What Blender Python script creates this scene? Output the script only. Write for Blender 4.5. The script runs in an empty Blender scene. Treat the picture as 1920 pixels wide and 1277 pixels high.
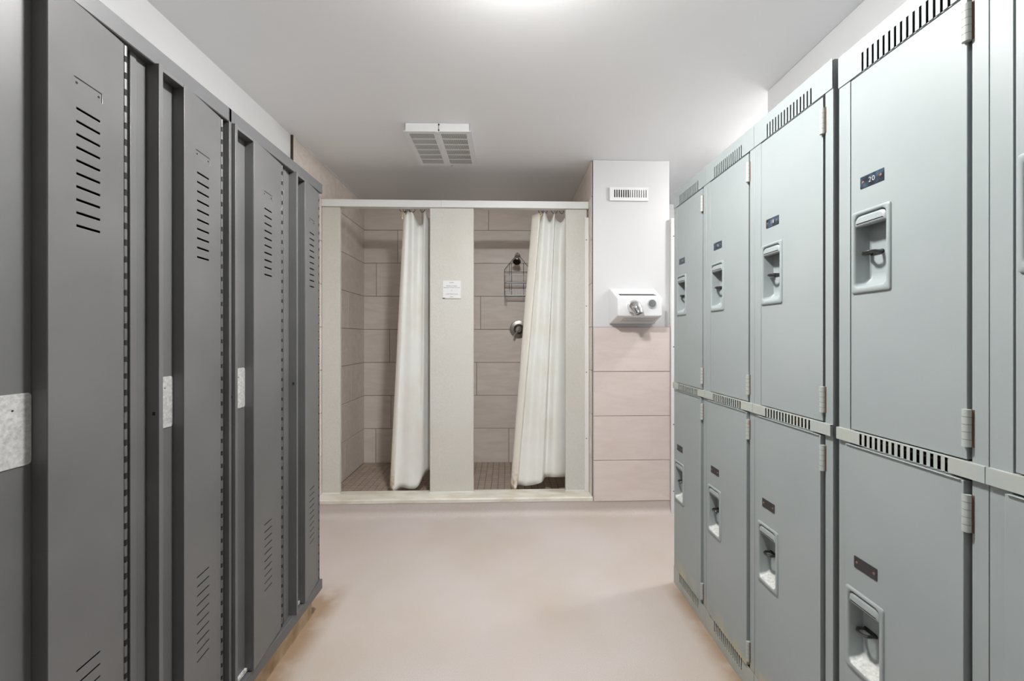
import bpy, bmesh, math, random
from mathutils import Vector, Matrix
random.seed(7)
C = bpy.context.scene.collection
PI = math.pi

# ------------------------------------------------------------------ camera, world, light, exposure
F_PX = 747.0
H = 1.228                                    # eye height
cam_d = bpy.data.cameras.new('camera'); cam = bpy.data.objects.new('camera', cam_d); C.objects.link(cam)
cam.location = (0, 0, H)
cam.rotation_euler = (PI / 2, 0, -math.atan(10 / F_PX))
cam_d.sensor_width = 36; cam_d.sensor_fit = 'HORIZONTAL'
cam_d.lens = F_PX / 1920 * 36
cam_d.shift_y = -6.5 / 1920
cam_d.clip_start = 0.02
bpy.context.scene.camera = cam
w = bpy.data.worlds.new('world'); bpy.context.scene.world = w; w.use_nodes = True
w.node_tree.nodes['Background'].inputs[0].default_value = (1, 1, 1, 1)
w.node_tree.nodes['Background'].inputs[1].default_value = 0.05
vs = bpy.context.scene.view_settings
vs.view_transform = 'Standard'; vs.look = 'None'; vs.gamma = 1; vs.use_curve_mapping = False
vs.exposure = 0.46
LAMP_MAIN = 430.0      # emission of the ceiling lamp over the aisle
FILL_REAR = 25.0       # unseen fill lamp added behind the viewer to soften the contrast
FILL_SIDE = 110.0       # unseen fill lamp added in the side room for more bounced light

# ------------------------------------------------------------------ materials
def srgb(r, g, b):
    f = lambda c: (c / 255 / 12.92) if c / 255 <= 0.04045 else ((c / 255 + 0.055) / 1.055) ** 2.4
    return (f(r), f(g), f(b), 1)
def nt(m):
    return m.node_tree.nodes, m.node_tree.links
def new_mat(name, col, rough=0.5, metal=0.0, spec=0.5):
    m = bpy.data.materials.new(name); m.use_nodes = True
    b = m.node_tree.nodes['Principled BSDF']
    b.inputs['Base Color'].default_value = col
    b.inputs['Roughness'].default_value = rough
    b.inputs['Metallic'].default_value = metal
    b.inputs['Specular IOR Level'].default_value = spec
    return m
def pos_node(N):
    return N.new('ShaderNodeNewGeometry')
def noise(m, scale, detail=3, vec=None, stretch=None):
    N, L = nt(m)
    g = pos_node(N)
    src = g.outputs['Position']
    if stretch:
        mp = N.new('ShaderNodeMapping'); mp.inputs['Scale'].default_value = stretch
        L.new(src, mp.inputs['Vector']); src = mp.outputs[0]
    n = N.new('ShaderNodeTexNoise'); n.inputs['Scale'].default_value = scale; n.inputs['Detail'].default_value = detail
    L.new(src, n.inputs['Vector'])
    return n.outputs['Fac']
def ramp(m, fac, stops):
    N, L = nt(m)
    r = N.new('ShaderNodeValToRGB'); L.new(fac, r.inputs[0])
    e = r.color_ramp.elements
    e[0].position, e[0].color = stops[0]
    e[1].position, e[1].color = stops[1]
    for p, c in stops[2:]:
        x = e.new(p); x.color = c
    return r.outputs[0]
def mixc(m, fac, a, b, mode='MIX'):
    N, L = nt(m)
    x = N.new('ShaderNodeMix'); x.data_type = 'RGBA'; x.blend_type = mode
    if isinstance(fac, (int, float)): x.inputs[0].default_value = fac
    else: L.new(fac, x.inputs[0])
    for k, v in ((6, a), (7, b)):
        if isinstance(v, tuple): x.inputs[k].default_value = v
        else: L.new(v, x.inputs[k])
    return x.outputs[2]
def math_n(m, op, a, b=None, clamp=False):
    N, L = nt(m)
    x = N.new('ShaderNodeMath'); x.operation = op; x.use_clamp = clamp
    for k, v in ((0, a), (1, b)):
        if v is None: continue
        if isinstance(v, (int, float)): x.inputs[k].default_value = v
        else: L.new(v, x.inputs[k])
    return x.outputs[0]
def sep(m):
    N, L = nt(m)
    g = pos_node(N); s = N.new('ShaderNodeSeparateXYZ'); L.new(g.outputs['Position'], s.inputs[0])
    return s.outputs
def set_col(m, out):
    N, L = nt(m); L.new(out, N['Principled BSDF'].inputs['Base Color'])
def set_bump(m, fac, strength, dist=0.001):
    N, L = nt(m)
    b = N.new('ShaderNodeBump'); b.inputs['Strength'].default_value = strength; b.inputs['Distance'].default_value = dist
    L.new(fac, b.inputs['Height']); L.new(b.outputs[0], N['Principled BSDF'].inputs['Normal'])
def set_rough(m, fac, lo, hi):
    N, L = nt(m)
    r = N.new('ShaderNodeMapRange'); r.inputs[3].default_value = lo; r.inputs[4].default_value = hi
    L.new(fac, r.inputs[0]); L.new(r.outputs[0], N['Principled BSDF'].inputs['Roughness'])

# grey enamel of the left lockers
M_GREY = new_mat('grey_enamel', srgb(104, 104, 104), 0.38)
n = noise(M_GREY, 260, 2); set_bump(M_GREY, n, 0.12, 0.0006)
n2 = noise(M_GREY, 5, 4); set_col(M_GREY, ramp(M_GREY, n2, [(0.3, srgb(91, 91, 91)), (0.75, srgb(100, 100, 100))]))
set_rough(M_GREY, n2, 0.32, 0.46)
M_GTRIM = new_mat('grey_enamel_trim', srgb(88, 88, 89), 0.42)
n = noise(M_GTRIM, 260, 2); set_bump(M_GTRIM, n, 0.12, 0.0006)
# blue-green enamel of the right lockers
M_GREEN = new_mat('sage_enamel', srgb(160, 173, 171), 0.42)
n = noise(M_GREEN, 3.2, 4)
c0 = ramp(M_GREEN, n, [(0.3, srgb(144, 152, 152)), (0.7, srgb(152, 159, 159))])
z = sep(M_GREEN)[2]
low = math_n(M_GREEN, 'SUBTRACT', 0.16, z, True)
low = math_n(M_GREEN, 'MULTIPLY', low, 14.0, True)
stn = ramp(M_GREEN, noise(M_GREEN, 14, 4), [(0.42, (0, 0, 0, 1)), (0.68, (1, 1, 1, 1))])
c1 = mixc(M_GREEN, math_n(M_GREEN, 'MULTIPLY', low, stn), c0, srgb(184, 172, 132))
rs = ramp(M_GREEN, noise(M_GREEN, 9, 5), [(0.70, (0, 0, 0, 1)), (0.78, (1, 1, 1, 1))])
c2 = mixc(M_GREEN, math_n(M_GREEN, 'MULTIPLY', rs, 0.35), c1, srgb(170, 150, 125))
set_col(M_GREEN, c2)
set_bump(M_GREEN, noise(M_GREEN, 200, 2), 0.08, 0.0006); set_rough(M_GREEN, n, 0.36, 0.5)
M_PULL = new_mat('sage_enamel_dusty', srgb(150, 158, 158), 0.42)
N_p, L_p = nt(M_PULL); g_p = N_p.new('ShaderNodeNewGeometry'); s_p = N_p.new('ShaderNodeSeparateXYZ'); L_p.new(g_p.outputs['Normal'], s_p.inputs[0])
up = math_n(M_PULL, 'MULTIPLY', math_n(M_PULL, 'SUBTRACT', s_p.outputs[2], 0.25), 3.0, True)
lo_ = math_n(M_PULL, 'MULTIPLY', math_n(M_PULL, 'SUBTRACT', 0.60, sep(M_PULL)[2]), 10.0, True)
dn = ramp(M_PULL, noise(M_PULL, 140, 3), [(0.3, (0.4, 0.4, 0.4, 1)), (0.6, (1, 1, 1, 1))])
set_col(M_PULL, mixc(M_PULL, math_n(M_PULL, 'MULTIPLY', math_n(M_PULL, 'MULTIPLY', up, lo_), dn), srgb(148, 156, 156), srgb(206, 206, 200)))
M_BAND = new_mat('sage_enamel_worn', srgb(176, 182, 176), 0.45)
set_col(M_BAND, ramp(M_BAND, noise(M_BAND, 12, 4), [(0.35, srgb(160, 168, 165)), (0.7, srgb(172, 172, 163))]))
M_RUST = new_mat('rust', srgb(112, 78, 58), 0.9)
M_INSIDE = new_mat('rusty_shade_shelf', srgb(62, 50, 44), 0.9)  # rust colour, darkened so the vent slots look deep in shade
M_HINGE = new_mat('hinge_paint', srgb(158, 164, 158), 0.45)
set_col(M_HINGE, ramp(M_HINGE, noise(M_HINGE, 45, 4), [(0.62, srgb(166, 172, 167)), (0.82, srgb(160, 122, 96))]))
M_DARK = new_mat('dark_void', srgb(16, 16, 16), 0.8)
M_STEELDARK = new_mat('tarnished_steel', srgb(92, 92, 90), 0.3, 0.9)
M_CHROME = new_mat('chrome', srgb(215, 215, 215), 0.06, 1.0)
M_NICKEL = new_mat('brushed_nickel', srgb(150, 146, 140), 0.25, 1.0)
M_GALV = new_mat('galvanised_steel', srgb(196, 196, 194), 0.5, 0.35)
set_col(M_GALV, ramp(M_GALV, noise(M_GALV, 160, 3), [(0.3, srgb(176, 176, 174)), (0.7, srgb(214, 214, 212))]))
M_PLATE = new_mat('number_plate_blue_black', srgb(50, 60, 72), 0.3, 0.3)
set_col(M_PLATE, ramp(M_PLATE, noise(M_PLATE, 60, 4), [(0.4, srgb(40, 46, 54)), (0.7, srgb(78, 98, 116))]))
M_PLATED = new_mat('number_plate_worn_black', srgb(42, 41, 43), 0.45)
M_COPPER = new_mat('copper_rivet', srgb(134, 98, 84), 0.5, 0.4)
M_INK = new_mat('white_engraving', srgb(225, 228, 230), 0.6)
M_BLACKINK = new_mat('black_print', srgb(96, 96, 98), 0.7)
M_BLACKINK2 = new_mat('bold_black_print', srgb(60, 60, 62), 0.7)
M_DUST = new_mat('white_dust', srgb(190, 190, 186), 0.95)
set_col(M_DUST, ramp(M_DUST, noise(M_DUST, 180, 4), [(0.35, srgb(130, 130, 128)), (0.6, srgb(215, 215, 212))]))
# plaster
M_WHITE = new_mat('white_wall_paint', srgb(234, 234, 234), 0.6)
set_bump(M_WHITE, noise(M_WHITE, 60, 3), 0.05, 0.001)
M_PILLAR = new_mat('pillar_paint', srgb(216, 216, 217), 0.6)
M_CEIL = new_mat("ceiling_paint", srgb(246, 246, 247), 0.55)
set_bump(M_CEIL, noise(M_CEIL, 12, 4), 0.06, 0.002)
M_WPLAST = new_mat('white_plastic', srgb(236, 236, 236), 0.35)
M_WENAM = new_mat('white_enamel', srgb(238, 239, 241), 0.22)
M_ALU = new_mat('white_painted_aluminium', srgb(232, 232, 230), 0.4)
# floor
M_FLOOR = new_mat('speckled_safety_floor', srgb(190, 178, 170), 0.55)
s = sep(M_FLOOR)
sp = ramp(M_FLOOR, noise(M_FLOOR, 420, 2), [(0.32, srgb(176, 167, 162)), (0.68, srgb(206, 198, 193))])
big = ramp(M_FLOOR, noise(M_FLOOR, 1.6, 4), [(0.40, (0, 0, 0, 1)), (0.66, (1, 1, 1, 1))])
f1 = mixc(M_FLOOR, math_n(M_FLOOR, 'MULTIPLY', big, 0.7), sp, srgb(182, 168, 152))
f1 = mixc(M_FLOOR, ramp(M_FLOOR, noise(M_FLOOR, 1.1, 3, stretch=(1, 1, 1.7)), [(0.45, (0, 0, 0, 1)), (0.8, (0.8, 0.8, 0.8, 1))]), f1, srgb(200, 188, 187))
# grime that has built up along the feet of both locker rows
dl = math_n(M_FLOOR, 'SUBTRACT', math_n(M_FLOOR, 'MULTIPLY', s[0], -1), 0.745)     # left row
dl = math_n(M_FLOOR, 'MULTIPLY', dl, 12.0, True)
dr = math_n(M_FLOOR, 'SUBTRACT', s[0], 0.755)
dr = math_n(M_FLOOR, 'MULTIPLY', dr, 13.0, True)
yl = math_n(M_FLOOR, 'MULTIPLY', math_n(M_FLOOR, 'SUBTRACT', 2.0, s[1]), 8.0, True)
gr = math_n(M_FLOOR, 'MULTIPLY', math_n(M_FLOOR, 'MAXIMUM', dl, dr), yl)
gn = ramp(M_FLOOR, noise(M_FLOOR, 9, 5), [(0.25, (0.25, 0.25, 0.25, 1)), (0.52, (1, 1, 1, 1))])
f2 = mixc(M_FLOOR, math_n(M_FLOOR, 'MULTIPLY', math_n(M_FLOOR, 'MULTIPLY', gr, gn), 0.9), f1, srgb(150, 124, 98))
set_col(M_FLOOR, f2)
set_bump(M_FLOOR, noise(M_FLOOR, 500, 2), 0.15, 0.0006)
M_PLINTH = new_mat('stained_plinth', srgb(176, 150, 118), 0.6)
set_col(M_PLINTH, ramp(M_PLINTH, noise(M_PLINTH, 14, 5), [(0.3, srgb(150, 122, 88)), (0.7, srgb(196, 176, 150))]))
# stone-look tiles: tone varies per tile
def tile_mat(name, a, b, streak):
    m = new_mat(name, a, 0.42)
    N, L = nt(m)
    g = N.new('ShaderNodeNewGeometry')
    base = ramp(m, g.outputs['Random Per Island'], [(0.0, a), (1.0, b)])
    mp = N.new('ShaderNodeMapping'); mp.inputs['Rotation'].default_value = (0.5, 0.65, 0.3); mp.inputs['Scale'].default_value = (2.0, 9.0, 9.0)
    add = N.new('ShaderNodeVectorMath'); add.operation = 'ADD'
    rnd = N.new('ShaderNodeCombineXYZ')
    L.new(math_n(m, 'MULTIPLY', g.outputs['Random Per Island'], 17.0), rnd.inputs[0])
    L.new(g.outputs['Position'], add.inputs[0]); L.new(rnd.outputs[0], add.inputs[1])
    L.new(add.outputs[0], mp.inputs['Vector'])
    nz = N.new('ShaderNodeTexNoise'); nz.inputs['Scale'].default_value = 2.2; nz.inputs['Detail'].default_value = 7
    nz.inputs['Distortion'].default_value = 0.8; L.new(mp.outputs[0], nz.inputs['Vector'])
    st = ramp(m, nz.outputs['Fac'], [(0.35, (0, 0, 0, 1)), (0.66, (1, 1, 1, 1))])
    c = mixc(m, math_n(m, 'MULTIPLY', st, 0.45), base, streak)
    c = mixc(m, 0.07, c, ramp(m, noise(m, 300, 2), [(0.3, (0.25, 0.22, 0.2, 1)), (0.7, (0.8, 0.76, 0.72, 1))]))
    set_col(m, c); set_bump(m, nz.outputs['Fac'], 0.12, 0.002)
    return m
M_TILE = tile_mat('taupe_stone_tile', srgb(230, 219, 210), srgb(238, 228, 219), srgb(208, 195, 184))
M_TILEP = tile_mat('warm_lit_stone_tile', srgb(220, 206, 200), srgb(226, 213, 207), srgb(208, 191, 184))  # stone tile tinted pinker to carry the warm light on the pillar
M_GROUT = new_mat('dark_grout', srgb(70, 60, 54), 0.9)
M_MOSAIC = tile_mat('mosaic_tile', srgb(168, 150, 134), srgb(186, 168, 152), srgb(154, 136, 120))
M_MGROUT = new_mat('mosaic_grout', srgb(64, 52, 44), 0.9)
M_PANEL = new_mat('speckled_solid_surface', srgb(198, 196, 188), 0.45)
pc = ramp(M_PANEL, noise(M_PANEL, 160, 3), [(0.3, srgb(206, 204, 198)), (0.7, srgb(218, 217, 211))])
pc = mixc(M_PANEL, ramp(M_PANEL, noise(M_PANEL, 2.2, 3), [(0.45, (0, 0, 0, 1)), (0.75, (0.5, 0.5, 0.5, 1))]), pc, srgb(206, 198, 184))
set_col(M_PANEL, pc)
M_MARBLE = new_mat('cream_marble', srgb(222, 218, 206), 0.3)
mv = ramp(M_MARBLE, noise(M_MARBLE, 6, 8, stretch=(1, 2.6, 2.6)), [(0.38, srgb(210, 203, 186)), (0.55, srgb(226, 223, 212))])
set_col(M_MARBLE, mv)
# curtain vinyl, yellowed towards the free edge hem
M_VINYL = new_mat('white_vinyl', srgb(236, 237, 234), 0.42)
M_VINYL.node_tree.nodes['Principled BSDF'].inputs['Sheen Weight'].default_value = 0.1
vn = ramp(M_VINYL, noise(M_VINYL, 6, 4), [(0.4, srgb(238, 239, 236)), (0.75, srgb(232, 230, 222))])
set_col(M_VINYL, vn)
M_HEM = new_mat('yellowed_vinyl_hem', srgb(222, 212, 196), 0.5)
hz = sep(M_HEM)[2]
hl = math_n(M_HEM, 'MULTIPLY', math_n(M_HEM, 'SUBTRACT', 0.30, hz, True), 6.0, True)
hn = ramp(M_HEM, noise(M_HEM, 30, 4), [(0.45, (0, 0, 0, 1)), (0.65, (1, 1, 1, 1))])
set_col(M_HEM, mixc(M_HEM, math_n(M_HEM, 'MULTIPLY', hl, hn), srgb(234, 229, 219), srgb(186, 152, 106)))
M_WIRE = new_mat('dark_wire', srgb(50, 48, 46), 0.35, 0.8)
M_CLEAR = new_mat('coated_wire', srgb(196, 202, 206), 0.3, 0.2)
M_SEAL = new_mat('brass_clip', srgb(200, 184, 146), 0.4, 0.3)
def emis(name, col, s):
    m = bpy.data.materials.new(name); m.use_nodes = True
    N, L = nt(m); N.remove(N['Principled BSDF'])
    e = N.new('ShaderNodeEmission'); e.inputs[0].default_value = col; e.inputs[1].default_value = s
    L.new(e.outputs[0], N['Material Output'].inputs[0]); return m

# ------------------------------------------------------------------ mesh helpers
WORLD = {}                                   # world position of every object's origin
class MB:
    def __init__(self, skew=0.0):
        self.bm = bmesh.new(); self.skew = skew
    def face(self, pts, mi=0):
        f = self.bm.faces.new([self.bm.verts.new(p) for p in pts]); f.material_index = mi; return f
    def box(self, x0, x1, y0, y1, z0, z1, mi=0):
        x0, x1 = min(x0, x1), max(x0, x1); y0, y1 = min(y0, y1), max(y0, y1); z0, z1 = min(z0, z1), max(z0, z1)
        v = [self.bm.verts.new(p) for p in ((x0, y0, z0), (x1, y0, z0), (x1, y1, z0), (x0, y1, z0), (x0, y0, z1), (x1, y0, z1), (x1, y1, z1), (x0, y1, z1))]
        for q in ((0, 3, 2, 1), (4, 5, 6, 7), (0, 1, 5, 4), (1, 2, 6, 5), (2, 3, 7, 6), (3, 0, 4, 7)):
            f = self.bm.faces.new([v[i] for i in q]); f.material_index = mi
    def prism(self, pts, d, mi=0):
        """closed polygon pts (3-D) extruded by vector d"""
        d = Vector(d); a = [self.bm.verts.new(p) for p in pts]; b = [self.bm.verts.new(Vector(p) + d) for p in pts]
        fs = [self.bm.faces.new(a), self.bm.faces.new(b[::-1])]
        for i in range(len(a)):
            j = (i + 1) % len(a); fs.append(self.bm.faces.new((a[j], a[i], b[i], b[j])))
        for f in fs: f.material_index = mi
    def plate(self, P, U, V, N, ul, vl, holes, t, mi=0):
        """rectangular sheet ul x vl from P along U and V, front towards N, with rectangular holes (u0,u1,v0,v1)"""
        P, U, V, N = Vector(P), Vector(U).normalized(), Vector(V).normalized(), Vector(N).normalized()
        us = sorted({0.0, ul} | {round(min(max(h[k], 0), ul), 6) for h in holes for k in (0, 1)})
        vs_ = sorted({0.0, vl} | {round(min(max(h[k], 0), vl), 6) for h in holes for k in (2, 3)})
        cache = {}
        def vt(i, j, k):
            if (i, j, k) not in cache: cache[(i, j, k)] = self.bm.verts.new(P + U * us[i] + V * vs_[j] - N * (t * k))
            return cache[(i, j, k)]
        def solid(i, j):
            if i < 0 or j < 0 or i >= len(us) - 1 or j >= len(vs_) - 1: return False
            cu, cv = (us[i] + us[i + 1]) / 2, (vs_[j] + vs_[j + 1]) / 2
            return not any(h[0] < cu < h[1] and h[2] < cv < h[3] for h in holes)
        for i in range(len(us) - 1):
            for j in range(len(vs_) - 1):
                if not solid(i, j): continue
                q = [(i, j), (i + 1, j), (i + 1, j + 1), (i, j + 1)]
                fs = [self.bm.faces.new([vt(a, b, 0) for a, b in q]), self.bm.faces.new([vt(a, b, 1) for a, b in q[::-1]])]
                for k, (di, dj) in enumerate(((0, -1), (1, 0), (0, 1), (-1, 0))):
                    if not solid(i + di, j + dj):
                        a, b = q[k], q[(k + 1) % 4]
                        fs.append(self.bm.faces.new((vt(b[0], b[1], 0), vt(a[0], a[1], 0), vt(a[0], a[1], 1), vt(b[0], b[1], 1))))
                for f in fs: f.material_index = mi
    def loft(self, loops, cap0=False, cap1=True, mi=0, closed=True):
        rows = [[self.bm.verts.new(p) for p in L] for L in loops]
        n = len(rows[0])
        for a, b in zip(rows, rows[1:]):
            for i in range(n if closed else n - 1):
                j = (i + 1) % n
                self.bm.faces.new((a[i], a[j], b[j], b[i])).material_index = mi
        if cap0: self.bm.faces.new(rows[0][::-1]).material_index = mi
        if cap1: self.bm.faces.new(rows[-1]).material_index = mi
    def tube(self, pts, r, n=8, mi=0, closed=False, radii=None):
        pts = [Vector(p) for p in pts]; m = len(pts); loops = []
        up = None
        for i, p in enumerate(pts):
            if closed: t = (pts[(i + 1) % m] - pts[i - 1])
            else: t = pts[min(i + 1, m - 1)] - pts[max(i - 1, 0)]
            t.normalize()
            if up is None: up = t.orthogonal().normalized()
            up = (up - t * up.dot(t)).normalized()
            b = t.cross(up); rr = radii[i] if radii else r
            loops.append([p + (up * math.cos(2 * PI * k / n) + b * math.sin(2 * PI * k / n)) * rr for k in range(n)])
        if closed: loops.append(loops[0]); self.loft(loops, False, False, mi)
        else: self.loft(loops, True, True, mi)
    def cyl(self, c, ax, r, h, n=16, mi=0, r2=None):
        c, ax = Vector(c), Vector(ax).normalized()
        self.tube([c, c + ax * h], r, n, mi, radii=[r, r if r2 is None else r2])
    def lathe(self, c, ax, prof, n=24, mi=0, cap=True):
        c, ax = Vector(c), Vector(ax).normalized(); u = ax.orthogonal().normalized(); v = ax.cross(u)
        self.loft([[c + ax * a + (u * math.cos(2 * PI * k / n) + v * math.sin(2 * PI * k / n)) * max(r, 1e-5) for k in range(n)] for a, r in prof], cap, cap, mi)
    def text(self, s, size, P, U, V, mi=0, spacing=1.0, off=0.0):
        cu = bpy.data.curves.new('t', 'FONT'); cu.body = s; cu.size = size; cu.align_x = 'CENTER'; cu.align_y = 'CENTER'
        cu.space_character = spacing; cu.resolution_u = 3; cu.offset = off
        o = bpy.data.objects.new('t', cu); C.objects.link(o); bpy.context.view_layer.update()
        me = bpy.data.meshes.new_from_object(o.evaluated_get(bpy.context.evaluated_depsgraph_get()))
        P, U, V = Vector(P), Vector(U).normalized(), Vector(V).normalized()
        vs_ = [self.bm.verts.new(P + U * v.co.x + V * v.co.y) for v in me.vertices]
        for p in me.polygons:
            try: self.bm.faces.new([vs_[i] for i in p.vertices]).material_index = mi
            except ValueError: pass
        bpy.data.objects.remove(o); bpy.data.curves.remove(cu); bpy.data.meshes.remove(me)
    def build(self, name, mats, parent=None, origin=None, bevel=0, solid=0, sub=0):
        bm = self.bm
        if self.skew:
            for v in bm.verts: v.co.y += self.skew * v.co.x
        bmesh.ops.recalc_face_normals(bm, faces=[f for f in bm.faces])
        bm.normal_update()
        if origin is None:
            if parent: origin = WORLD[parent.name]
            else:
                xs = [v.co for v in bm.verts]
                origin = Vector(((min(v.x for v in xs) + max(v.x for v in xs)) / 2, (min(v.y for v in xs) + max(v.y for v in xs)) / 2, min(v.z for v in xs)))
        origin = Vector(origin)
        for e in bm.edges:
            e.smooth = not (len(e.link_faces) == 2 and e.calc_face_angle(0) > math.radians(38))
        for f in bm.faces: f.smooth = True
        for v in bm.verts: v.co -= origin
        me = bpy.data.meshes.new(name); bm.to_mesh(me); bm.free()
        for m in (mats if isinstance(mats, (list, tuple)) else [mats]): me.materials.append(m)
        o = bpy.data.objects.new(name, me); C.objects.link(o)
        WORLD[o.name] = origin
        if parent:
            o.parent = parent; o.location = origin - WORLD[parent.name]
        else: o.location = origin
        if solid:
            md = o.modifiers.new('thickness', 'SOLIDIFY'); md.thickness = solid; md.offset = 0
        if sub:
            md = o.modifiers.new('smooth', 'SUBSURF'); md.levels = sub; md.render_levels = sub
        if bevel:
            md = o.modifiers.new('edge', 'BEVEL'); md.width = bevel; md.segments = 2; md.limit_method = 'ANGLE'; md.angle_limit = math.radians(40)
        return o
def empty(name, loc):
    o = bpy.data.objects.new(name, None); C.objects.link(o); o.location = loc; o.empty_display_size = 0.05
    WORLD[o.name] = Vector(loc); return o
def tag(o, label, cat, group=None):
    o['label'] = label; o['category'] = cat
    if group: o['group'] = group
    return o
def struct(o):
    o['kind'] = 'structure'; return o
def rrect(y0, y1, z0, z1, r, n=5, rt=None):
    """rounded rectangle as (y,z) list; rt = radius of the top corners"""
    rt = r if rt is None else rt; out = []
    for cy, cz, a, rr in ((y1 - rt, z1 - rt, 0, rt), (y0 + rt, z1 - rt, 90, rt), (y0 + r, z0 + r, 180, r), (y1 - r, z0 + r, 270, r)):
        for k in range(n + 1):
            t = math.radians(a + 90 * k / n); out.append((cy + rr * math.cos(t), cz + rr * math.sin(t)))
    return out

# ------------------------------------------------------------------ the room shell
CEIL = 2.464
XL, XR, XH = -1.32, 1.31, 2.35               # left wall, right wall behind lockers, side room wall
YB, YR = 3.69, -2.6                          # back wall, wall behind the viewer
SK = 0.018                                   # the shower front is not quite square to the room
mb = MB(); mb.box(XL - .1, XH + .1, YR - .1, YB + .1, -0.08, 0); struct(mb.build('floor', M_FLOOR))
mb = MB(); mb.box(XL - .1, XH + .1, YR - .1, YB + .1, CEIL, CEIL + .08); struct(mb.build('ceiling', M_CEIL))
mb = MB(); mb.box(XL - .1, XL, YR, YB, 0, CEIL); struct(mb.build('wall_left', M_WHITE))
mb = MB(); mb.box(XR, XR + .11, YR, 1.985, 0, CEIL); struct(mb.build('wall_right', M_WHITE, bevel=.004))
mb = MB(); mb.box(XH, XH + .1, YR, YB, 0, CEIL); struct(mb.build('wall_far_right', M_WHITE))
mb = MB(); mb.box(XL - .1, XH + .1, YB, YB + .1, 0, CEIL); struct(mb.build('wall_back', M_WHITE))
mb = MB(); mb.box(XL - .1, XH + .1, YR - .1, YR, 0, CEIL); struct(mb.build('wall_rear', M_WHITE))
CX0, CX1, CY = 0.602, 1.140, 2.757           # the pillar beside the showers
mb = MB(SK); mb.box(CX0, CX1, CY, YB - .03, 0, CEIL - .001); struct(mb.build('wall_pillar', M_PILLAR, bevel=.003))
# low cove where the floor turns up to the shower sill and the pillar
mb = MB(SK); prof = []
R_ = 0.045
for k in range(7):
    t = math.radians(90 * k / 6); prof.append((CY - .012 - R_ + R_ * math.sin(t), 0.0015 + R_ - R_ * math.cos(t)))
prof += [(CY - .010, 0.088), (CY + .02, 0.088), (CY + .02, 0.0), (CY - .012 - R_ - .01, 0.0)]
mb.prism([(XL, y, z) for y, z in prof], (CX1 - XL, 0, 0)); struct(mb.build('trim_1', M_FLOOR))

# ---- tiled surfaces: every tile is a slab on a grout bed
def tile_wall(name, mat, bed, U, rows, xs_by_row, u0, u1, origin, nrm, thick=.010, gap=.0035, skew=0, bed_t=.006, z_bot=None):
    """tiles on a vertical plane; origin = point with u=0, U = horizontal dir; rows = list of z joints; xs_by_row = one joint position per row"""
    mb = MB(skew); U = Vector(U); N_ = Vector(nrm); O = Vector(origin)
    def slab(a, b, z0, z1, d0, d1, mi):
        P = [O + U * a + N_ * d0, O + U * b + N_ * d0, O + U * b + N_ * d1, O + U * a + N_ * d1]
        mb.prism([(p.x, p.y, z0) for p in P], (0, 0, z1 - z0), mi)
    slab(u0, u1, rows[0], rows[-1], 0, bed_t, 1)
    for k in range(len(rows) - 1):
        ph = xs_by_row[k]; js = [u0]
        if ph is not None:
            x = ph - 0.612 * 12
            while x < u1:
                if x > u0 + .01: js.append(x)
                x += 0.612
        js.append(u1)
        for a, b in zip(js, js[1:]):
            g0 = gap / 2 if a > u0 else 0; g1 = gap / 2 if b < u1 else 0
            slab(a + g0, b - g1, rows[k] + gap / 2, rows[k + 1] - gap / 2, bed_t * .4, thick, 0)
    return struct(mb.build(name, [mat, bed], bevel=.0008))
rows = [0.07] + [0.0811 + 0.3045 * k for k in range(1, 8)] + [CEIL - .001]
#  joints (one per row, from the floor up)
jb = [0.02, -1.064, -0.277, -1.077, -0.241, 0.022 - .61 * 2 + .0, -0.39, -0.167]
SX0, SX1, SYB = XL + .012, CX0, YB - .012
tile_wall('wall_shower_back', M_TILE, M_GROUT, (1, 0, 0), rows, jb, XL, CX0, (0, YB, 0), (0, -1, 0))
jl = [3.25, 3.56, 3.374, None, 3.317, None, 3.38, 3.07]
tile_wall('wall_shower_left', M_TILE, M_GROUT, (0, 1, 0), rows, jl, 2.459, SYB, (XL, 0, 0), (1, 0, 0))
tile_wall('wall_shower_right', M_TILE, M_GROUT, (0, 1, 0), rows, [3.3, 3.05, 3.4, 3.1, 3.35, 3.0, 3.3, 3.1], CY + .022, SYB, (CX0, 0, 0), (-1, 0, 0))
prow = [0.088, 0.372, 0.680, 0.988, 1.298]
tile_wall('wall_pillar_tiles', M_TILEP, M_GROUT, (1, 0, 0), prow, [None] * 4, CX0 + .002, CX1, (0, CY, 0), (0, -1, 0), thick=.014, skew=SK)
# caulk line on top of the tiles under the ceiling
mb = MB(); mb.box(XL + .001, XL + .016, 2.459, SYB, CEIL - .008, CEIL - .001); struct(mb.build('trim_2', M_WHITE))
mb = MB(); mb.box(XL + .0005, XL + .013, 2.450, 2.459, 0.1, CEIL - .001); struct(mb.build('trim_3', M_GROUT))
# shower floor: small mosaic tiles
mb = MB(); FZ = 0.075
mb.box(XL, CX0, CY + .1, YB - .002, 0, FZ - .003, 1)
p = 0.0515; x = SX0 + .004; ix = 0
while x + p < CX0 - .01:
    y = CY + .13 + SK * x
    y = 2.90
    while y + p < SYB:
        mb.box(x + .0015, x + p - .0015, y + .0015, y + p - .0015, FZ - .004, FZ, 0); y += p
    x += p
struct(mb.build('floor_shower', [M_MOSAIC, M_MGROUT]))

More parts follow.
